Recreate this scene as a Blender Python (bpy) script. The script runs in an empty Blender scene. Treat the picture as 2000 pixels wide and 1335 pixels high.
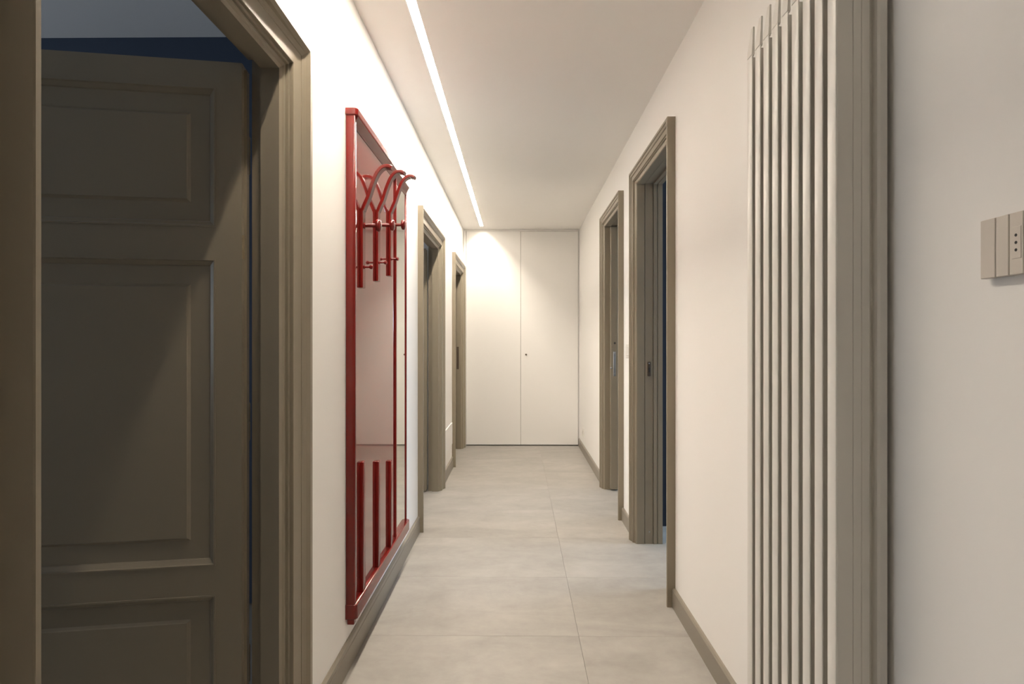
import bpy, bmesh, math
from mathutils import Vector

# ------------------------------------------------------------------ camera, world, light, exposure
scene = bpy.context.scene
C = scene.collection
CAM_H = 1.246
cam_data = bpy.data.cameras.new('camera')
cam_data.sensor_width = 36.0
cam_data.lens = 20.0
cam_data.clip_start = 0.02
cam = bpy.data.objects.new('camera', cam_data)
C.objects.link(cam)
cam.location = (0, 0, CAM_H)
cam.rotation_euler = (math.radians(90), 0, math.radians(0.593))
scene.camera = cam
scene.cycles.use_light_tree = False
scene.cycles.diffuse_bounces = 6
scene.cycles.max_bounces = 10

world = bpy.data.worlds.new('sky')
scene.world = world
world.use_nodes = True
world.cycles.sampling_method = 'NONE'
world.node_tree.nodes['Background'].inputs[0].default_value = (0.55, 0.68, 0.9, 1)
world.node_tree.nodes['Background'].inputs[1].default_value = 0.6


def window_light(name, loc, direction, w, h, power, color=(0.62, 0.80, 1.0)):
    """daylight entering at a window opening"""
    ld = bpy.data.lights.new(name, 'AREA')
    ld.shape = 'RECTANGLE'
    ld.size = w
    ld.size_y = h
    ld.energy = power
    ld.color = color
    lo = bpy.data.objects.new(name, ld)
    C.objects.link(lo)
    lo.location = loc
    lo.rotation_euler = Vector(direction).to_track_quat('-Z', 'Z').to_euler()
    return lo


window_light('daylight_study', (-4.1, 1.12, 1.45), (1, 0, 0), 0.62, 1.4, 19, (0.78, 0.88, 1.0))
window_light('daylight_bedroom', (3.42, 3.62, 1.5), (-1, 0, -0.75), 0.36, 1.3, 95)
window_light('daylight_bathroom', (3.42, 5.3, 1.5), (-1, 0, 0), 0.8, 1.2, 9)
window_light('daylight_kitchen', (-3.55, 4.1, 1.5), (1, 0, 0), 1.0, 1.2, 20, (0.95, 0.97, 1.0))

LED_STRENGTH = 418.0
LED_FILL = 44.0  # added glow on the slot sides, beyond the strip itself
LED_COLOR = (1.0, 0.885, 0.74)

vs = scene.view_settings
vs.view_transform = 'Standard'
vs.look = 'None'
vs.gamma = 1.0
vs.use_curve_mapping = False
vs.exposure = 0.0

# ------------------------------------------------------------------ dimensions (metres)
H = 2.6            # corridor ceiling
XL = -0.655        # left wall face
XR = 0.74          # right wall face
YE = 6.84          # end of corridor
YB = -2.4          # wall behind the camera
TL = 0.10          # wall thickness left
TR = 0.15          # wall thickness right


# ------------------------------------------------------------------ materials
def new_mat(name):
    m = bpy.data.materials.new(name)
    m.use_nodes = True
    nt = m.node_tree
    return m, nt, nt.nodes['Principled BSDF']


def paint(name, col, rough=0.5, var=0.04, scale=3.0, bump=0.02, bscale=60.0, metallic=0.0, coat=0.0, ior=1.5, stretch=None):
    m, nt, b = new_mat(name)
    N, L = nt.nodes, nt.links
    tc = N.new('ShaderNodeTexCoord')
    vec = tc.outputs['Object']
    if stretch:
        mp = N.new('ShaderNodeMapping')
        mp.inputs['Scale'].default_value = stretch
        L.new(vec, mp.inputs['Vector'])
        vec = mp.outputs['Vector']
    n = N.new('ShaderNodeTexNoise')
    n.inputs['Scale'].default_value = scale
    n.inputs['Detail'].default_value = 2
    L.new(vec, n.inputs['Vector'])
    r = N.new('ShaderNodeMapRange')
    r.inputs['To Min'].default_value = 1 - var
    r.inputs['To Max'].default_value = 1 + var
    L.new(n.outputs['Fac'], r.inputs['Value'])
    mx = N.new('ShaderNodeMix')
    mx.data_type = 'RGBA'
    mx.blend_type = 'MULTIPLY'
    mx.inputs['Factor'].default_value = 1.0
    mx.inputs['A'].default_value = (*col, 1)
    cmb = N.new('ShaderNodeCombineColor')
    for k in range(3):
        L.new(r.outputs['Result'], cmb.inputs[k])
    L.new(cmb.outputs['Color'], mx.inputs['B'])
    L.new(mx.outputs['Result'], b.inputs['Base Color'])
    b.inputs['Roughness'].default_value = rough
    b.inputs['Metallic'].default_value = metallic
    b.inputs['IOR'].default_value = ior
    b.inputs['Coat Weight'].default_value = coat
    b.inputs['Coat Roughness'].default_value = 0.06
    if bump:
        n2 = N.new('ShaderNodeTexNoise')
        n2.inputs['Scale'].default_value = bscale
        n2.inputs['Detail'].default_value = 3
        L.new(vec, n2.inputs['Vector'])
        bp = N.new('ShaderNodeBump')
        bp.inputs['Strength'].default_value = bump
        bp.inputs['Distance'].default_value = 0.002
        L.new(n2.outputs['Fac'], bp.inputs['Height'])
        L.new(bp.outputs['Normal'], b.inputs['Normal'])
    return m


M = {}
M['wall'] = paint('white wall paint', (0.885, 0.872, 0.853), 0.75, 0.012, 1.5, 0.0)
M['ceiling'] = paint('white ceiling paint', (0.89, 0.877, 0.858), 0.8, 0.01, 1.5, 0.0)
M['room'] = paint('grey white room paint', (0.55, 0.56, 0.57), 0.8, 0.02, 2, 0.0)
M['blue'] = paint('deep blue wall paint', (0.04, 0.058, 0.095), 0.7, 0.03, 2, 0.0)
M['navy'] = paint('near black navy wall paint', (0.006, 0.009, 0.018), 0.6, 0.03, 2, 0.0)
M['taupe'] = paint('taupe satin enamel', (0.242, 0.206, 0.152), 0.36, 0.025, 6, 0.02, 45, stretch=(1, 1, 0.12))
M['base'] = paint('taupe skirting enamel', (0.235, 0.208, 0.168), 0.38, 0.03, 8, 0.015, 60)
M['cabinet'] = paint('white lacquered panel', (0.80, 0.788, 0.77), 0.45, 0.008, 2, 0.0)
M['shadow'] = paint('dark gap shade', (0.16, 0.145, 0.125), 0.8, 0.02, 4, 0)  # dark colour stands in for shade in the wardrobe gaps
M['rad'] = paint('cream radiator enamel', (0.72, 0.70, 0.655), 0.3, 0.015, 8, 0.0)
M['plate'] = paint('ivory switch plastic', (0.62, 0.575, 0.52), 0.4, 0.01, 20, 0.0)
M['plate_white'] = paint('white switch plastic', (0.76, 0.74, 0.70), 0.4, 0.01, 20, 0.0)
M['hole'] = paint('dark socket hole', (0.012, 0.01, 0.009), 0.6, 0.02, 20, 0.0)
M['red'] = paint('deep red lacquer', (0.150, 0.0095, 0.0075), 0.16, 0.05, 5, 0.0)
M['red_panel'] = paint('deep red high gloss panel', (0.165, 0.014, 0.011), 0.06, 0.03, 2, 0.0, coat=0.6)
M['mirror'] = paint('silvered mirror', (0.86, 0.88, 0.84), 0.01, 0.0, 2, 0.0, metallic=1.0)
M['steel'] = paint('brushed steel', (0.55, 0.56, 0.57), 0.28, 0.05, 30, 0.0, metallic=1.0)
M['bronze'] = paint('aged dark metal', (0.10, 0.075, 0.055), 0.45, 0.15, 30, 0.0, metallic=0.7)
M['wood_patch'] = paint('worn filler patch', (0.30, 0.235, 0.145), 0.6, 0.35, 60, 0.4, 90)
M['grout'] = paint('grey grout', (0.25, 0.234, 0.21), 0.8, 0.05, 30, 0.0)
M['frame_white'] = paint('white window frame', (0.7, 0.7, 0.7), 0.5, 0.01, 5, 0.0)
M['aluminium'] = paint('white light channel', (0.82, 0.81, 0.79), 0.5, 0.01, 5, 0.0)

m, nt, b = new_mat('warm led diffuser')
b.inputs['Base Color'].default_value = (0.8, 0.8, 0.8, 1)
b.inputs['Emission Color'].default_value = (*LED_COLOR, 1)
b.inputs['Emission Strength'].default_value = LED_STRENGTH
m.cycles.emission_sampling = 'FRONT'
M['led'] = m

m, nt, b = new_mat('opal channel side')  # emission added as fill light; the strip alone is the lamp
b.inputs['Base Color'].default_value = (0.8, 0.8, 0.8, 1)
b.inputs['Emission Color'].default_value = (*LED_COLOR, 1)
b.inputs['Emission Strength'].default_value = LED_FILL
m.cycles.emission_sampling = 'FRONT'
M['fill'] = m

m, nt, b = new_mat('window glass')
b.inputs['Base Color'].default_value = (0.9, 0.95, 1, 1)
b.inputs['Transmission Weight'].default_value = 1.0
b.inputs['Roughness'].default_value = 0.02
M['glass'] = m


def tile_material():
    m, nt, b = new_mat('cement look porcelain')
    N, L = nt.nodes, nt.links
    tc = N.new('ShaderNodeTexCoord')
    oi = N.new('ShaderNodeObjectInfo')
    sc = N.new('ShaderNodeVectorMath')
    sc.operation = 'SCALE'
    sc.inputs[0].default_value = (17.0, 31.0, 7.0)
    L.new(oi.outputs['Random'], sc.inputs['Scale'])
    ad = N.new('ShaderNodeVectorMath')
    ad.operation = 'ADD'
    L.new(tc.outputs['Object'], ad.inputs[0])
    L.new(sc.outputs['Vector'], ad.inputs[1])
    mp = N.new('ShaderNodeMapping')
    mp.inputs['Scale'].default_value = (1.0, 2.1, 1.0)
    L.new(ad.outputs['Vector'], mp.inputs['Vector'])
    n1 = N.new('ShaderNodeTexNoise')
    n1.inputs['Scale'].default_value = 2.3
    n1.inputs['Detail'].default_value = 7
    n1.inputs['Roughness'].default_value = 0.6
    n1.inputs['Distortion'].default_value = 0.6
    L.new(mp.outputs['Vector'], n1.inputs['Vector'])
    n2 = N.new('ShaderNodeTexNoise')
    n2.inputs['Scale'].default_value = 14
    n2.inputs['Detail'].default_value = 6
    n2.inputs['Roughness'].default_value = 0.7
    L.new(ad.outputs['Vector'], n2.inputs['Vector'])
    mixf = N.new('ShaderNodeMix')
    mixf.inputs[0].default_value = 0.28
    L.new(n1.outputs['Fac'], mixf.inputs[2])
    L.new(n2.outputs['Fac'], mixf.inputs[3])
    ra = N.new('ShaderNodeValToRGB')
    ra.color_ramp.elements[0].position = 0.30
    ra.color_ramp.elements[0].color = (0.262, 0.248, 0.226, 1)
    ra.color_ramp.elements[1].position = 0.70
    ra.color_ramp.elements[1].color = (0.405, 0.386, 0.356, 1)
    L.new(mixf.outputs[0], ra.inputs['Fac'])
    L.new(ra.outputs['Color'], b.inputs['Base Color'])
    rr = N.new('ShaderNodeMapRange')
    rr.inputs['To Min'].default_value = 0.38
    rr.inputs['To Max'].default_value = 0.55
    L.new(n1.outputs['Fac'], rr.inputs['Value'])
    L.new(rr.outputs['Result'], b.inputs['Roughness'])
    bp = N.new('ShaderNodeBump')
    bp.inputs['Strength'].default_value = 0.06
    bp.inputs['Distance'].default_value = 0.002
    L.new(n2.outputs['Fac'], bp.inputs['Height'])
    L.new(bp.outputs['Normal'], b.inputs['Normal'])
    return m


M['tile'] = tile_material()


# ------------------------------------------------------------------ mesh helpers
def bm_box(bm, x0, x1, y0, y1, z0, z1, bevel=0.0, seg=1):
    vs_ = [bm.verts.new((x, y, z)) for z in (z0, z1) for y in (y0, y1) for x in (x0, x1)]
    fs = [bm.faces.new([vs_[i] for i in q]) for q in
          ((0, 2, 3, 1), (4, 5, 7, 6), (0, 1, 5, 4), (2, 6, 7, 3), (0, 4, 6, 2), (1, 3, 7, 5))]
    if bevel:
        es = list({e for f in fs for e in f.edges})
        bmesh.ops.bevel(bm, geom=es, offset=bevel, segments=seg, affect='EDGES', profile=0.5)
    return bm


def box(*a, **k):
    return bm_box(bmesh.new(), *a, **k)


def bm_loft(bm, rings, cap=True):
    """rings: lists of points with equal length; joined in order"""
    rv = [[bm.verts.new(p) for p in r] for r in rings]
    n = len(rv[0])
    for a, c in zip(rv, rv[1:]):
        for i in range(n):
            j = (i + 1) % n
            bm.faces.new((a[i], a[j], c[j], c[i]))
    if cap:
        bm.faces.new(rv[0][::-1])
        bm.faces.new(rv[-1])
    return bm


def loft(rings, cap=True):
    bm = bm_loft(bmesh.new(), rings, cap)
    bmesh.ops.recalc_face_normals(bm, faces=bm.faces)
    return bm


def lathe_x(cx, cy, cz, prof, n=20):
    """solid of revolution about an axis along X; prof = [(x offset, radius)]"""
    rings = []
    for dx, r in prof:
        rings.append([(cx + dx, cy + r * math.cos(2 * math.pi * i / n), cz + r * math.sin(2 * math.pi * i / n)) for i in range(n)])
    return loft(rings)


def lathe_y(cx, cy, cz, prof, n=16):
    rings = []
    for dy, r in prof:
        rings.append([(cx + r * math.cos(2 * math.pi * i / n), cy + dy, cz + r * math.sin(2 * math.pi * i / n)) for i in range(n)])
    return loft(rings)


def lathe_z(cx, cy, prof, n=14):
    rings = []
    for z, r in prof:
        rings.append([(cx + r * math.cos(2 * math.pi * i / n), cy + r * math.sin(2 * math.pi * i / n), z) for i in range(n)])
    return loft(rings)


def to_mesh(name, bm, smooth=None):
    bmesh.ops.recalc_face_normals(bm, faces=bm.faces)
    co = [v.co.copy() for v in bm.verts]
    lo = Vector([min(c[i] for c in co) for i in range(3)])
    hi = Vector([max(c[i] for c in co) for i in range(3)])
    cen = (lo + hi) / 2
    for v in bm.verts:
        v.co -= cen
    me = bpy.data.meshes.new(name)
    bm.to_mesh(me)
    bm.free()
    if smooth is not None:
        for p in me.polygons:
            p.use_smooth = True
        me.set_sharp_from_angle(angle=math.radians(smooth))
    return me, cen


WORLD_LOC = {}


def place(name, me, mat, parent, cen):
    o = bpy.data.objects.new(name, me)
    C.objects.link(o)
    pl = Vector((0, 0, 0))
    if parent is not None:
        o.parent = parent
        pl = WORLD_LOC[parent.name]
    o.location = cen - pl
    WORLD_LOC[o.name] = Vector(cen)
    if mat is not None and not me.materials:
        me.materials.append(mat)
    return o


def obj(name, bm, mat, parent=None, smooth=None, label=None):
    """one mesh object built in world coordinates, origin at its centre"""
    me, cen = to_mesh(name, bm, smooth)
    o = place(name, me, M[mat] if isinstance(mat, str) else mat, parent, cen)
    if label:
        o['label'] = label
    return o


def empty(name, loc):
    o = bpy.data.objects.new(name, None)
    o.empty_display_size = 0.05
    C.objects.link(o)
    o.location = loc
    WORLD_LOC[o.name] = Vector(loc)
    return o


def thing(name, loc, label, cat, group=None):
    o = empty(name, loc)
    return tag(o, label, cat, group)


def tag(o, label, cat, group=None):
    o['label'] = label
    o['category'] = cat
    if group:
        o['group'] = group
    return o


def struct(o, label=None):
    o['kind'] = 'structure'
    if label:
        o['label'] = label
    return o


def copy_tree(o, parent, offset):
    """a copy of an object and its children, moved by offset in world space"""
    c = o.copy()
    C.objects.link(c)
    c.parent = parent
    WORLD_LOC[c.name] = WORLD_LOC[o.name] + Vector(offset)
    c.location = WORLD_LOC[c.name] - (WORLD_LOC[parent.name] if parent else Vector((0, 0, 0)))
    for ch in list(o.children):
        copy_tree(ch, c, offset)
    return c


# ------------------------------------------------------------------ structure: walls with door openings
# openings: (y0, y1, top)
L_OPEN = [(0.779, 1.575, 2.008), (3.835, 4.735, 2.020), (5.775, 6.615, 2.022)]
R_OPEN = [(2.765, 3.520, 2.220), (4.070, 4.820, 2.220)]
CUT = 0.045   # how far the wall stops behind the casings


def wall_with_openings(name, x0, x1, opens, z1, label):
    bm = bmesh.new()
    y = YB
    for (a, c, t) in opens:
        bm_box(bm, x0, x1, y, a - CUT, 0, z1)
        bm_box(bm, x0, x1, a - CUT, c + CUT, t + CUT, z1)
        y = c + CUT
    bm_box(bm, x0, x1, y, YE + 0.7, 0, z1)
    return struct(obj(name, bm, 'wall'), label)


wall_with_openings('wall_left', XL - TL, XL, L_OPEN, H + 0.12, 'white painted corridor wall with the red coat rack')
wall_with_openings('wall_right', XR, XR + TR, R_OPEN, H + 0.12, 'white painted corridor wall with the radiator')
struct(obj('wall_end', box(XL, XR, YE + 0.58, YE + 0.7, 0, H + 0.12), 'wall'))
struct(obj('wall_back', box(XL, XR, YB - 0.1, YB, 0, H + 0.12), 'wall'))

# ceiling with a recessed slot for the light line
LX, LW = -0.424, 0.019
LY0, LY1 = 0.98, 6.65
bm = bmesh.new()
bm_box(bm, XL, LX - LW, YB, YE + 0.58, H, H + 0.06)
bm_box(bm, LX + LW, XR, YB, YE + 0.58, H, H + 0.06)
bm_box(bm, LX - LW, LX + LW, YB, LY0, H, H + 0.06)
bm_box(bm, LX - LW, LX + LW, LY1, YE + 0.58, H, H + 0.06)
struct(obj('ceiling', bm, 'ceiling'), 'white plaster ceiling with a recessed light line')

# floor slab and tiles
fl = struct(obj('floor', box(-4.3, 3.7, YB - 0.1, YE + 0.7, -0.12, -0.0115), 'grout'), 'grey cement look tiled corridor floor')
PITCH, TILE_X = 0.605, 0.258
tile_me = None
for k in range(-5, 8):
    y0 = 2.413 + PITCH * k
    for x0 in (TILE_X - 1.21, TILE_X):
        g = 0.0004
        w, d = 1.21 - 2 * g, PITCH - 2 * g
        if tile_me is None:
            tile_me, _ = to_mesh('tile', box(0, w, 0, d, -0.012, 0, bevel=0.0006))
        place('tile', tile_me, M['tile'], fl, Vector((x0 + g + w / 2, y0 + g + d / 2, -0.006)))


# baseboards
def baseboard(name, y0, y1, side):
    if side < 0:
        pts = [(0, 0), (0.014, 0), (0.014, 0.080), (0.0105, 0.083), (0.0135, 0.086), (0.0125, 0.100), (0.005, 0.108), (0, 0.108)]
        ring = lambda y: [(XL + d, y, z) for d, z in pts]
    else:
        pts = [(0, 0), (0.015, 0), (0.015, 0.083), (0.009, 0.090), (0, 0.090)]
        ring = lambda y: [(XR - d, y, z) for d, z in pts]
    struct(obj(name, loft([ring(y0), ring(y1)]), 'base'))


for a, c in ((YB, 0.709), (1.711, 3.715), (4.855, 5.655), (6.735, YE)):
    baseboard('baseboard_left', a, c, -1)
for a, c in ((YB, 2.68), (3.605, 3.985), (4.905, YE)):
    baseboard('baseboard_right', a, c, 1)

# ------------------------------------------------------------------ door casings and jambs
PROF_L = [(0.120, -0.03), (0.120, 0.034), (0.118, 0.036), (0.104, 0.036), (0.102, 0.0345), (0.092, 0.0275), (0.082, 0.0232), (0.077, 0.0220), (0.0755, 0.0195),
          (0.033, 0.0170), (0.0315, 0.0155), (0.030, 0.007), (0.0235, 0.0065), (0.0225, 0.0055), (0.0215, -0.001), (0.013, -0.0015),
          (0.009, -0.005), (0.0, -0.009), (0.0, -0.03)]
PROF_R = [(0.085, -0.03), (0.085, 0.0375), (0.083, 0.039), (0.071, 0.039), (0.069, 0.0335), (0.054, 0.033), (0.052, 0.0275),
          (0.0275, 0.0265), (0.026, 0.020), (0.022, 0.020), (0.020, 0.0125), (0.016, 0.0125), (0.012, 0.0135), (0.003, 0.009),
          (0.0, 0.004), (0.0, -0.03)]


def casing(parent, xw, sgn, y0, y1, top, prof, kn=1.0, slim=False, kf=1.0):
    """three moulded boards with mitred corners round an opening; sgn is the direction out of the wall"""
    def P(y, z, d):
        return (xw + sgn * d, y, z)
    def nd(u, d):                      # the slimmer near board: proud outer edge, flatter inside
        if not slim or d <= 0:
            return d
        return d * 1.33 if u > 0.1 else d * 0.3
    near = [[P(y0 - kn * u, 0.0, nd(u, d)) for u, d in prof], [P(y0 - kn * u, top + u, nd(u, d)) for u, d in prof]]
    far = [[P(y1 + kf * u, 0.0, d) for u, d in prof], [P(y1 + kf * u, top + u, d) for u, d in prof]]
    head = [[P(y0 - kn * u, top + u, nd(u, d)) for u, d in prof], [P(y1 + kf * u, top + u, d) for u, d in prof]]
    obj('casing_board', loft(near), 'taupe', parent)
    obj('casing_board', loft(far), 'taupe', parent)
    obj('casing_head', loft(head), 'taupe', parent)


def jamb_pair(parent, plan, y0, y1, top, zig):
    """plan: list of (x, recess) from the corridor inwards; the lining follows it on both sides and overhead"""
    back = CUT + 0.0
    def poly(ys, s):
        # ys: face of the opening, s: direction into the wall
        front = [(x, ys + s * r) for x, r in plan]
        return front + [(plan[-1][0], ys + s * back), (plan[0][0], ys + s * back)]
    for ys, s in ((y0, -1), (y1, 1)):
        pl = poly(ys, s)
        obj('jamb', loft([[(x, y, 0.0) for x, y in pl], [(x, y, top + back) for x, y in pl]]), 'taupe', parent)
    pz = [(x, top + r) for x, r in plan] + [(plan[-1][0], top + back), (plan[0][0], top + back)]
    obj('lintel', loft([[(x, y0, z) for x, z in pz], [(x, y1, z) for x, z in pz]]), 'taupe', parent)


PLAN_L = [(XL - 0.029, 0.0), (-0.716, 0.0), (-0.7161, 0.022), (-0.750, 0.022)]
PLAN_R = [(XR + 0.029, 0.0), (0.7815, 0.0), (0.7820, 0.008), (0.7850, 0.008), (0.7855, 0.003), (0.8330, 0.003), (0.8335, 0.010), (0.8370, 0.010),
          (0.8375, -0.003), (0.857, -0.003), (0.860, 0.004), (0.863, 0.004), (0.866, -0.001), (0.893, -0.001)]

doors = []
labels = ['taupe moulded door frame in the left foreground with an open panelled leaf',
          'taupe moulded door frame just beyond the red coat rack, leaf standing open',
          'taupe moulded door frame on the left nearest the white wardrobe',
          'taller taupe door frame on the right, nearest to the radiator',
          'taller taupe door frame on the right, nearer the white wardrobe']
for i, (a, c, t) in enumerate(L_OPEN):
    d = struct(empty('door_%d' % (i + 1), (XL, (a + c) / 2, 0)), labels[i])
    casing(d, XL, 1, a, c, t, PROF_L, *((0.583, True, 1.13) if i == 0 else (1.0, False)))
    jamb_pair(d, PLAN_L, a, c, t, None)
    doors.append(d)
for i, (a, c, t) in enumerate(R_OPEN):
    d = struct(empty('door_%d' % (i + 4), (XR, (a + c) / 2, 0)), labels[i + 3])
    casing(d, XR, -1, a, c, t, PROF_R)
    jamb_pair(d, PLAN_R, a, c, t, None)
    doors.append(d)


# ------------------------------------------------------------------ panelled door leaves (left side)
def panel_leaf(parent, hinge, ang, width, height, panels, hinges, handle=True, patch=False):
    """hinge: (x, y) of the knuckle; the leaf runs from it in direction -x, turned by ang towards the camera.
    local s = distance along the leaf, t = depth (0 at the visible face, positive away from the camera)"""
    ca, sa = math.cos(ang), math.sin(ang)
    T = 0.042

    def P(s, t, z):
        # along = (-ca, -sa), depth = (-sa, ca)
        return (hinge[0] - ca * s - sa * (t - T), hinge[1] - sa * s + ca * (t - T), z)

    bm = bmesh.new()
    z0 = 0.008
    st = panels[0][0]                       # stile width
    # the leaf is a grid of stiles and rails with sunk panel fields
    def cell(s0, s1, za, zb, t0=0.0, t1=T):
        v = [bm.verts.new(P(s, t, z)) for z in (za, zb) for t in (t0, t1) for s in (s0, s1)]
        for q in ((0, 2, 3, 1), (4, 5, 7, 6), (0, 1, 5, 4), (2, 6, 7, 3), (0, 4, 6, 2), (1, 3, 7, 5)):
            bm.faces.new([v[i] for i in q])
    s_lo, s_hi = panels[0][0], panels[0][1]
    cell(0, s_lo, z0, height)
    cell(s_hi, width, z0, height)
    zs = sorted([(p[2], p[3]) for p in panels])
    prev = z0
    for za, zb in zs:
        cell(s_lo, s_hi, prev, za)
        prev = zb
    cell(s_lo, s_hi, prev, height)
    leaf = obj('door_leaf', bm, 'taupe', parent)
    # panels: moulded border, flat margin, raised field
    for (sa_, sb, za, zb) in panels:
        steps = [(0.0, -0.003), (0.004, -0.003), (0.006, 0.002), (0.016, 0.009), (0.018, 0.013), (0.068, 0.014), (0.074, 0.0095), (0.076, 0.0065)]
        rings = []
        rings.append([P(sa_, 0.03, za), P(sb, 0.03, za), P(sb, 0.03, zb), P(sa_, 0.03, zb)])
        for off, t in steps:
            rings.append([P(sa_ + off, t, za + off), P(sb - off, t, za + off), P(sb - off, t, zb - off), P(sa_ + off, t, zb - off)])
        obj('panel', loft(rings), 'taupe', leaf)
    # hinges: two stacked knuckles with finials
    for hz in hinges:
        kx, ky = hinge[0] - 0.002, hinge[1] + 0.012
        bmh = lathe_z(kx, ky, [(hz - 0.055, 0.004), (hz - 0.050, 0.0065), (hz - 0.002, 0.0065), (hz, 0.005), (hz + 0.002, 0.0065),
                               (hz + 0.050, 0.0065), (hz + 0.055, 0.004)], 12)
        bm_box(bmh, kx - 0.004, kx + 0.0015, ky - 0.036, ky, hz + 0.003, hz + 0.048)
        obj('hinge', bmh, 'taupe', leaf, 50)
    # rebated lip along the hinge edge
    bm2 = bmesh.new()
    v = [bm2.verts.new(P(s, t, z)) for z in (z0 + 0.01, height - 0.01) for t in (0.020, T) for s in (-0.007, 0.002)]
    for q in ((0, 2, 3, 1), (4, 5, 7, 6), (0, 1, 5, 4), (2, 6, 7, 3), (0, 4, 6, 2), (1, 3, 7, 5)):
        bm2.faces.new([v[i] for i in q])
    obj('edge_strip', bm2, 'taupe', leaf)
    if patch:
        bm3 = bmesh.new()
        v = [bm3.verts.new(P(s, t, z)) for z in (1.475, 1.540) for t in (0.001, 0.015) for s in (-0.0025, 0.001)]
        for q in ((0, 2, 3, 1), (4, 5, 7, 6), (0, 1, 5, 4), (2, 6, 7, 3), (0, 4, 6, 2), (1, 3, 7, 5)):
            bm3.faces.new([v[i] for i in q])
        obj('repair_patch', bm3, 'wood_patch', leaf, label='pale worn filler patch on the door edge')
    if handle:
        c = P(width - 0.055, -0.004, 1.02)
        hb = lathe_y(c[0], c[1], c[2], [(0.004, 0.022), (-0.004, 0.022), (-0.006, 0.010), (-0.040, 0.009), (-0.046, 0.006)], 14)
        e0 = P(width - 0.055, -0.040, 1.02)
        bm_box(hb, e0[0] - 0.008, e0[0] + 0.115, e0[1] - 0.008, e0[1] + 0.004, 1.012, 1.028)
        obj('handle', hb, 'bronze', leaf, 40)
    return leaf


STILE = 0.068
panel_leaf(doors[0], (-0.765, 1.597), math.radians(9.1), 0.785, 2.012,
           [(STILE, 0.785 - STILE, 1.560, 1.940), (STILE, 0.785 - STILE, 0.636, 1.472), (STILE, 0.785 - STILE, 0.12, 0.556)],
           (1.775, 1.02, 0.335), True, True)
panel_leaf(doors[1], (-0.765, 4.757), math.radians(2), 0.92, 2.022,
           [(0.09, 0.83, 1.57, 1.92), (0.09, 0.83, 0.66, 1.48), (0.09, 0.83, 0.12, 0.56)], (1.78, 1.02, 0.30), True)
panel_leaf(doors[2], (-0.765, 6.637), math.radians(4), 0.86, 2.024,
           [(0.09, 0.77, 1.57, 1.92), (0.09, 0.77, 0.66, 1.48), (0.09, 0.77, 0.12, 0.56)], (1.78, 1.02, 0.30), True)

# strike plate of the third left door
bm = box(-0.712, -0.688, 6.612, 6.616, 0.93, 1.19, bevel=0.0008)
obj('strike_plate', bm, 'bronze', doors[2])

# right door nearest the radiator: strike on the far jamb, leaf edge standing out of the near jamb
d4 = doors[3]
bm = box(0.800, 0.819, 3.516, 3.5225, 1.035, 1.125, bevel=0.004, seg=2)
sp = obj('strike_plate', bm, 'bronze', d4)
obj('strike_slot', box(0.805, 0.814, 3.5152, 3.517, 1.060, 1.088), 'hole', sp)
obj('strike_screw', lathe_y(0.8095, 3.5162, 1.114, [(0, 0.004), (-0.0012, 0.003)], 10), 'steel', sp)
obj('screw', lathe_y(0.812, 3.5215, 0.075, [(0.0, 0.005), (-0.0025, 0.004)], 10), 'steel', d4)
lf = obj('door_leaf', box(0.792, 0.832, 2.20, 2.90, 0.008, 2.235, bevel=0.003), 'taupe', d4)
obj('edge_pull', box(0.803, 0.821, 2.8985, 2.9015, 0.95, 1.13, bevel=0.001), 'steel', lf)

# right door nearer the wardrobe: pocket leaf with its lock edge showing
d5 = doors[4]
lf = obj('door_leaf', box(0.778, 0.836, 4.775, 5.50, 0.010, 2.215, bevel=0.004, seg=2), 'taupe', d5)
pl = obj('edge_pull', box(0.800, 0.820, 4.7725, 4.776, 0.960, 1.165, bevel=0.0015), 'steel', lf, label='long steel pull plate on the door edge')
obj('pull_end', lathe_y(0.810, 4.7735, 1.150, [(0.001, 0.010), (-0.003, 0.008), (-0.004, 0.004)], 12), 'steel', pl)
obj('pull_end', lathe_y(0.810, 4.7735, 0.975, [(0.001, 0.010), (-0.003, 0.008), (-0.004, 0.004)], 12), 'steel', pl)
obj('lock_hole', lathe_y(0.812, 4.7745, 1.236, [(0.001, 0.009), (-0.001, 0.008)], 12), 'hole', lf, label='dark round lock hole')
obj('roller_stop', lathe_y(0.7805, 4.775, 1.028, [(0.004, 0.008), (-0.004, 0.0075), (-0.008, 0.004)], 12), 'steel', lf)


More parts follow.
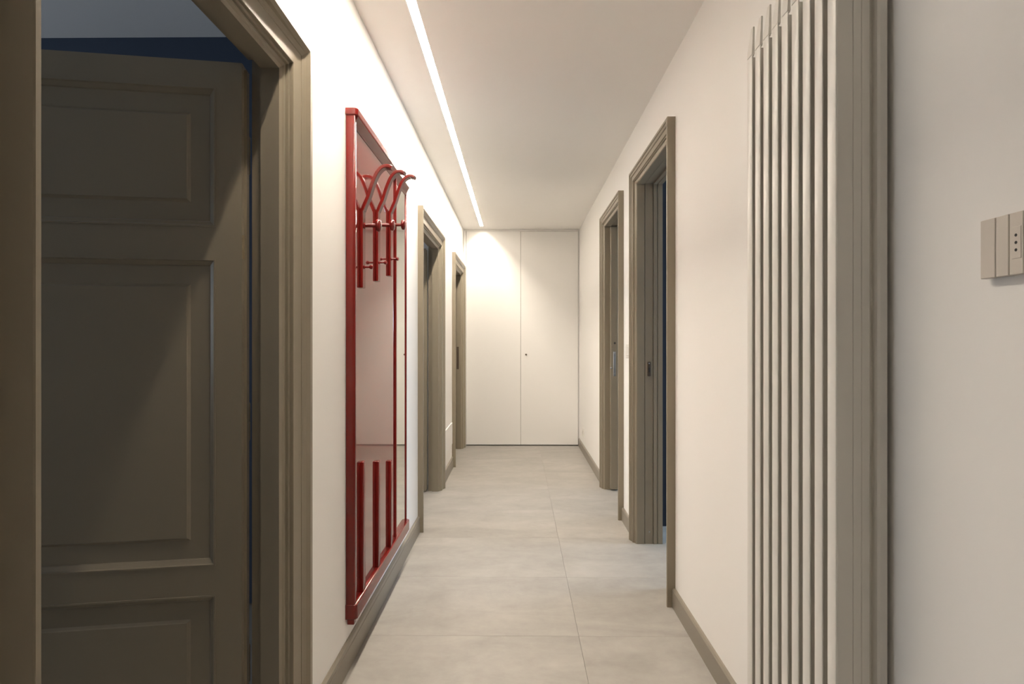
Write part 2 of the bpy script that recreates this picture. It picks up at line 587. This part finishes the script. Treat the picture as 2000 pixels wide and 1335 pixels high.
# ------------------------------------------------------------------ rooms behind the doors
def room(tagname, x0, x1, y0, y1, z1, far_mat, window, win_n):
    """closed box with a window opening in the wall away from the corridor"""
    wy0, wy1, wz0, wz1 = window
    t = 0.08
    xo = x0 if x0 < 0 else x1                       # outer wall
    bm = bmesh.new()
    xa, xb = (xo - t, xo) if xo < 0 else (xo, xo + t)
    bm_box(bm, xa, xb, y0, wy0, 0, z1)
    bm_box(bm, xa, xb, wy1, y1, 0, z1)
    bm_box(bm, xa, xb, wy0, wy1, 0, wz0)
    bm_box(bm, xa, xb, wy0, wy1, wz1, z1)
    struct(obj('wall_%s_window_side' % tagname, bm, 'room'))
    struct(obj('wall_%s_near' % tagname, box(x0, x1, y0 - t, y0, 0, z1), 'room'))
    struct(obj('wall_%s_far' % tagname, box(x0, x1, y1, y1 + t, 0, z1), far_mat))
    struct(obj('ceiling_%s' % tagname, box(x0 - t, x1 + t, y0 - t, y1 + t, z1, z1 + 0.05), 'ceiling'))
    w = struct(empty('window_%d' % win_n, (xo, (wy0 + wy1) / 2, wz0)))
    f = 0.05
    bm = bmesh.new()
    bm_box(bm, xa, xb, wy0, wy0 + f, wz0, wz1)
    bm_box(bm, xa, xb, wy1 - f, wy1, wz0, wz1)
    bm_box(bm, xa, xb, wy0 + f, wy1 - f, wz0, wz0 + f)
    bm_box(bm, xa, xb, wy0 + f, wy1 - f, wz1 - f, wz1)
    obj('window_frame', bm, 'frame_white', w)
    obj('pane', box((xa + xb) / 2 - 0.003, (xa + xb) / 2 + 0.003, wy0 + f, wy1 - f, wz0 + f, wz1 - f), 'glass', w)


room('study', -4.2, XL - TL - 0.002, -1.2, 2.70, 2.70, 'blue', (0.78, 1.46, 0.72, 2.18), 1)
room('kitchen', -3.65, XL - TL - 0.002, 2.85, 4.95, 2.70, 'room', (3.55, 4.65, 0.85, 2.15), 2)
room('store', -2.6, XL - TL - 0.002, 5.10, 6.84, 2.70, 'room', (5.6, 6.2, 1.2, 1.9), 3)
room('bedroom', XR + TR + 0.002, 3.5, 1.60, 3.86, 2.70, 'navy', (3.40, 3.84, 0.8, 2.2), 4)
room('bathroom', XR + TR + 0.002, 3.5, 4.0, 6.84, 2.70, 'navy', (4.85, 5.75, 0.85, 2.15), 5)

# ------------------------------------------------------------------ light line in the ceiling
lt = thing('linear_ceiling_light', (LX, (LY0 + LY1) / 2, H), 'long glowing warm white light line recessed in the ceiling', 'ceiling light')
REC = 0.0205
bm = bmesh.new()
bm_box(bm, LX - LW, LX + LW, LY0, LY1, H + REC + 0.004, H + 0.052)
obj('channel', bm, 'aluminium', lt)
for xs in (LX - LW, LX + LW - 0.0015):
    obj('fill_side', box(xs, xs + 0.0015, LY0, LY1, H + 0.0005, H + REC + 0.0038), 'fill', lt, label='added glowing opal side of the light channel')  # glowing sides added to brighten the upper walls above the cutoff
obj('diffuser', box(LX - 0.006, LX + 0.006, LY0 + 0.01, LY1 - 0.01, H + REC, H + REC + 0.004), 'led', lt, label='glowing light strip')

# ------------------------------------------------------------------ built-in wardrobe at the end
wd = thing('built_in_wardrobe', (0.04, YE, 0), 'white full-height two-door wardrobe closing the far end of the corridor', 'wardrobe')
bm = bmesh.new()
bm_box(bm, XL + 0.002, XL + 0.030, YE + 0.004, YE + 0.56, 0.0, H - 0.002)
bm_box(bm, XR - 0.012, XR - 0.002, YE + 0.004, YE + 0.56, 0.0, H - 0.002)
bm_box(bm, XL + 0.030, XR - 0.012, YE + 0.004, YE + 0.56, H - 0.020, H - 0.002)
obj('carcass', bm, 'cabinet', wd)
obj('gap_shade_block', box(XL + 0.030, XR - 0.012, YE + 0.030, YE + 0.55, 0.0, H - 0.021), 'shadow', wd)  # solid dark block that paints the shade behind the door gaps
MIDX = 0.034
d1 = obj('wardrobe_door', box(XL + 0.0335, MIDX - 0.0018, YE, YE + 0.022, 0.012, H - 0.022, bevel=0.0012), 'cabinet', wd)
d2 = obj('wardrobe_door', box(MIDX + 0.0018, XR - 0.0165, YE + 0.001, YE + 0.023, 0.012, H - 0.025, bevel=0.0012), 'cabinet', wd)
kb = lathe_y(0.098, YE + 0.001, 1.096, [(0, 0.005), (-0.012, 0.004), (-0.014, 0.010), (-0.024, 0.011), (-0.028, 0.007)], 16)
obj('knob', kb, 'bronze', d2, 40, label='small dark knob')

# ------------------------------------------------------------------ red coat rack with mirror
RY0, RY1 = 2.153, 3.205
PX = -0.630
rk = thing('coat_rack', (XL, (RY0 + RY1) / 2, 0.173), 'glossy deep red wall coat rack with three hooks and a narrow mirror', 'coat rack')
DIV = 2.905
obj('back_panel', box(XL + 0.001, PX, RY0 + 0.012, DIV + 0.006, 0.235, 2.100), 'red_panel', rk)
mir = obj('mirror', box(PX - 0.008, PX - 0.002, DIV + 0.008, RY1 - 0.012, 0.245, 2.085), 'mirror', rk, label='narrow tall mirror strip')
obj('mirror_backing', box(XL + 0.001, PX - 0.009, DIV + 0.008, RY1 - 0.012, 0.235, 2.09), 'red', rk)
for ya, yb, xf in ((RY0, RY0 + 0.020, -0.618), (RY1 - 0.014, RY1, -0.6265)):
    obj('side_post', box(XL + 0.001, xf, ya, yb, 0.235, 2.108, bevel=0.004, seg=2), 'red', rk, 40)
obj('divider', box(XL + 0.002, PX + 0.008, DIV - 0.002, DIV + 0.014, 0.24, 2.10, bevel=0.002), 'red', rk)
# top: rail below, cornice above
cove = [(XL + 0.001, 2.109), (-0.6115, 2.109), (-0.6135, 2.104), (-0.627, 2.076), (-0.6285, 2.070), (XL + 0.001, 2.070)]
obj('top_rail', loft([[(x, RY0 + 0.018, z) for x, z in cove], [(x, RY1 - 0.016, z) for x, z in cove]]), 'red', rk)


def rounded_bar(x1, ya, yb, z0, z1, r=0.014, n=5):
    """bar against the wall with rounded front corners (plan), extruded in z"""
    pts = [(XL + 0.001, ya)]
    for i in range(n + 1):
        a = -math.pi / 2 + (math.pi / 2) * i / n
        pts.append((x1 - r + r * math.cos(a), ya + r + r * math.sin(a)))
    for i in range(n + 1):
        a = (math.pi / 2) * i / n
        pts.append((x1 - r + r * math.cos(a), yb - r + r * math.sin(a)))
    pts.append((XL + 0.001, yb))
    cx, cy = XL + 0.001, (ya + yb) / 2
    def ring(z, s):
        out = []
        for (x, y) in pts:
            out.append((x - s if x > XL + 0.002 else x, y + (s if y < cy else -s), z))
        return out
    e = 0.003
    return loft([ring(z0, e), ring(z0 + e, 0), ring(z1 - e, 0), ring(z1, e)])


obj('cornice', rounded_bar(-0.608, RY0 - 0.004, RY1 + 0.004, 2.108, 2.136), 'red', rk, 40)
obj('bottom_tray', rounded_bar(-0.611, RY0 - 0.002, RY1 + 0.002, 0.191, 0.249), 'red', rk, 40)
for ya in (RY0 + 0.001, RY1 - 0.031):
    obj('foot', box(XL + 0.006, -0.622, ya, ya + 0.030, 0.172, 0.193, bevel=0.002), 'red', rk)


def hook_mesh(y0, zb):
    """flat bar on the panel whose upper end bends out into a hook (side outline in x-z, 4 cm wide in y)"""
    back = [(0.0, 0.0), (0.0, 0.155), (0.0, 0.302), (0.003, 0.316), (0.011, 0.336), (0.024, 0.365), (0.035, 0.400), (0.045, 0.428),
            (0.057, 0.456), (0.070, 0.475), (0.085, 0.488), (0.102, 0.493), (0.119, 0.491), (0.130, 0.486)]
    pts = []
    for i in range(len(back) - 1):
        q0, q1, q2, q3 = (back[max(i - 1, 0)], back[i], back[i + 1], back[min(i + 2, len(back) - 1)])
        for k in range(3 if i > 1 else 1):
            t = k / 3.0
            pts.append(tuple(0.5 * (2 * b1 + (c1 - a1) * t + (2 * a1 - 5 * b1 + 4 * c1 - d1) * t * t + (3 * b1 - a1 - 3 * c1 + d1) * t ** 3)
                             for a1, b1, c1, d1 in zip(q0, q1, q2, q3)))
    back = pts + [back[-1]]
    rings = []
    n = len(back)
    for i, (e, z) in enumerate(back):
        p0 = back[max(i - 1, 0)]
        p1 = back[min(i + 1, n - 1)]
        tx, tz = p1[0] - p0[0], p1[1] - p0[1]
        l = math.hypot(tx, tz)
        nx, nz = tz / l, -tx / l            # towards the corridor / downwards
        th = 0.012 if i < 3 else 0.0138
        w0, w1 = y0, y0 + 0.040
        c = 0.0022
        def q(k, y):
            return (PX + e + nx * k, y, zb + z + nz * k)
        rings.append([q(0, w0 + c), q(c, w0), q(th - c, w0), q(th, w0 + c), q(th, w1 - c), q(th - c, w1), q(c, w1), q(0, w1 - c)])
    return loft(rings)


def knob_mesh(y, z):
    return lathe_x(PX, y, z, [(0.012, 0.0125), (0.016, 0.0125), (0.018, 0.008), (0.058, 0.0075), (0.060, 0.017), (0.0625, 0.0225), (0.067, 0.0245),
                              (0.073, 0.0245), (0.0775, 0.022), (0.080, 0.015), (0.081, 0.006)], 24)


def peg_mesh(y, z):
    return lathe_x(PX, y, z, [(0.012, 0.0075), (0.014, 0.0075), (0.016, 0.0042), (0.032, 0.004), (0.035, 0.0068), (0.040, 0.0088), (0.045, 0.0075), (0.048, 0.003)], 16)


HY, HZ = 2.262, 1.463
hk = obj('hook', hook_mesh(HY, HZ), 'red', rk, 28)
obj('knob', knob_mesh(HY + 0.019, HZ + 0.251), 'red', hk, 40)
obj('peg', peg_mesh(HY + 0.019, HZ + 0.084), 'red', hk, 40)
for k in (1, 2):
    copy_tree(hk, rk, (0, 0.2485 * k, 0.0525 * k))
for k, zt in enumerate((0.767, 0.717, 0.667)):
    ya = HY + 0.2485 * k
    obj('lower_slat', box(PX - 0.001, PX + 0.0135, ya, ya + 0.038, 0.246, zt, bevel=0.0028, seg=2), 'red', rk, 40)

# ------------------------------------------------------------------ radiator
RX = 0.625
rd = thing('radiator', (XR - 0.03, 1.34, 0.22), 'tall cream vertical radiator of nine slim fins on the right wall', 'radiator')
# plan of a fin: rounded front bar 32 mm wide, thinner web with shallow grooves behind (x, y offset from the near face)
def arc(cx, cy, r, a0, a1, n=4):
    return [(cx + r * math.cos(a0 + (a1 - a0) * i / n), cy + r * math.sin(a0 + (a1 - a0) * i / n)) for i in range(n + 1)]


FW = 0.0315
TB = 0.0075          # thickness of the front bar
plan = [(RX + 0.0025, 0.0), (RX + 0.0008, 0.0008), (RX, 0.003), (RX, FW - 0.003), (RX + 0.0008, FW - 0.0008), (RX + 0.0025, FW)]
plan += [(RX + TB, FW - 0.009), (RX + 0.084, FW - 0.010), (RX + 0.084, 0.0165), (RX + 0.079, 0.0165), (RX + 0.074, 0.0125), (RX + 0.0595, 0.0125), (RX + 0.058, 0.0140),
         (RX + 0.057, 0.0125), (RX + 0.0425, 0.0125), (RX + 0.041, 0.0140), (RX + 0.040, 0.0125), (RX + TB + 0.004, 0.0125), (RX + TB, 0.011)]
ZF0, ZF1, ZC = 0.22, 2.012, 2.088
fin0 = None
cap0 = None
PITCH_F = 0.0501
Y_NEAR = 1.1255
for k in range(9):
    if k == 0:
        fin0 = obj('fin', loft([[(x, Y_NEAR + y, ZF0) for x, y in plan], [(x, Y_NEAR + y, ZF1) for x, y in plan]]), 'rad', rd, 20)
        r0 = [(RX, 0.0), (RX + TB, 0.0), (RX + TB, FW), (RX, FW)]
        r1 = [(RX + 0.001, 0.0), (RX + TB, 0.0), (RX + TB, FW), (RX + 0.001, FW)]
        r2 = [(RX + 0.0035, 0.0), (RX + TB, 0.0), (RX + TB, FW * 0.45), (RX + 0.0035, FW * 0.42)]
        rr = [(RX + 0.0015, 0.001), (RX + TB - 0.001, 0.001), (RX + TB - 0.001, FW - 0.001), (RX + 0.0015, FW - 0.001)]
        cap = obj('fin_cap', loft([[(x, Y_NEAR + y, ZF1 - 0.001) for x, y in rr], [(x, Y_NEAR + y, ZF1 + 0.0022) for x, y in rr],
                                   [(x, Y_NEAR + y, ZF1 + 0.0024) for x, y in r0], [(x, Y_NEAR + y, ZF1 + 0.02) for x, y in r1],
                                   [(x, Y_NEAR + y, ZC) for x, y in r2]]), 'rad', fin0)
    else:
        copy_tree(fin0, rd, (0, PITCH_F * k, 0))
YR0, YR1 = Y_NEAR + 0.002, Y_NEAR + PITCH_F * 8 + FW
# collector rail along the wall and brackets
rail = [(RX + 0.0835, 0.0), (RX + 0.094, -0.0012), (RX + 0.1045, 0.0045)]
bm = loft([[(RX + 0.0825, YR0, ZF0 + 0.0), (RX + 0.0875, YR0 - 0.002, ZF0), (RX + 0.103, YR0 + 0.001, ZF0), (RX + 0.106, YR0 + 0.006, ZF0), (RX + 0.106, YR1 - 0.004, ZF0), (RX + 0.0825, YR1, ZF0)],
           [(RX + 0.0825, YR0, ZF1 - 0.01), (RX + 0.0875, YR0 - 0.002, ZF1 - 0.01), (RX + 0.103, YR0 + 0.001, ZF1 - 0.01), (RX + 0.106, YR0 + 0.006, ZF1 - 0.01), (RX + 0.106, YR1 - 0.004, ZF1 - 0.01), (RX + 0.0825, YR1, ZF1 - 0.01)]])
obj('back_plate', bm, 'rad', rd)
for z in (0.45, 1.78):
    obj('wall_bracket', box(RX + 0.105, XR - 0.0005, 1.20, 1.45, z, z + 0.04), 'rad', rd)

# ------------------------------------------------------------------ sockets, switches and the access cover
sp = thing('socket_plate', (XR, 0.80, 1.345), 'wide ivory switch plate with a three-hole socket in the right foreground', 'socket')
PY0, PY1 = 0.695, 0.902
obj('mounting_frame', box(XR - 0.004, XR, PY0 + 0.012, PY1 - 0.012, 1.352, 1.428), 'hole', sp)
edges = [0.902, 0.8735, 0.8495, 0.8248, 0.8002, 0.7757, 0.751, 0.7265, 0.695]
for a, c in zip(edges, edges[1:]):
    md = obj('module', box(XR - 0.0135, XR - 0.003, c + 0.0006, a - 0.0006, 1.3445, 1.4355, bevel=0.0009), 'plate', sp)
    if a == 0.8495:
        yc = (a + c) / 2
        ins = obj('socket_insert', box(XR - 0.0142, XR - 0.012, c + 0.0035, a - 0.0055, 1.3675, 1.4145, bevel=0.0006), 'plate', md)
        for dz in (-0.0108, 0.0, 0.0108):
            obj('socket_hole', lathe_x(XR - 0.0143, yc - 0.0005, 1.391 + dz, [(0.001, 0.0023), (-0.0001, 0.0023)], 12), 'hole', md)

sw = thing('light_switch', (XR, 3.80, 1.14), 'small white light switch between the two right door frames', 'switch')
obj('plate', box(XR - 0.009, XR, 3.725, 3.865, 1.140, 1.232, bevel=0.002), 'plate_white', sw)
for y in (3.755, 3.795, 3.835):
    obj('rocker', box(XR - 0.013, XR - 0.008, y - 0.017, y + 0.017, 1.155, 1.217, bevel=0.0015), 'plate_white', sw)

so = thing('wall_socket', (XR, 6.42, 0.17), 'low white wall socket beside the wardrobe, above the right skirting', 'socket')
obj('plate', box(XR - 0.009, XR, 6.355, 6.475, 0.185, 0.275, bevel=0.002), 'plate_white', so)
for y in (6.385, 6.415, 6.445):
    ins = obj('socket_insert', box(XR - 0.0115, XR - 0.008, y - 0.011, y + 0.011, 0.205, 0.255, bevel=0.001), 'plate_white', so)
    for dz in (-0.010, 0, 0.010):
        obj('socket_hole', lathe_x(XR - 0.0116, y, 0.23 + dz, [(0.001, 0.0024), (-0.0003, 0.0024)], 8), 'hole', ins)

ac = thing('access_cover', (XL, 5.26, 0.25), 'low white access cover on the left wall between two door frames', 'access cover')
obj('cover', box(XL, XL + 0.010, 4.96, 5.60, 0.245, 0.455, bevel=0.002), 'wall', ac)
for y in (5.0, 5.56):
    obj('screw', lathe_x(XL + 0.010, y, 0.35, [(-0.001, 0.005), (0.0012, 0.004)], 10), 'plate_white', ac)
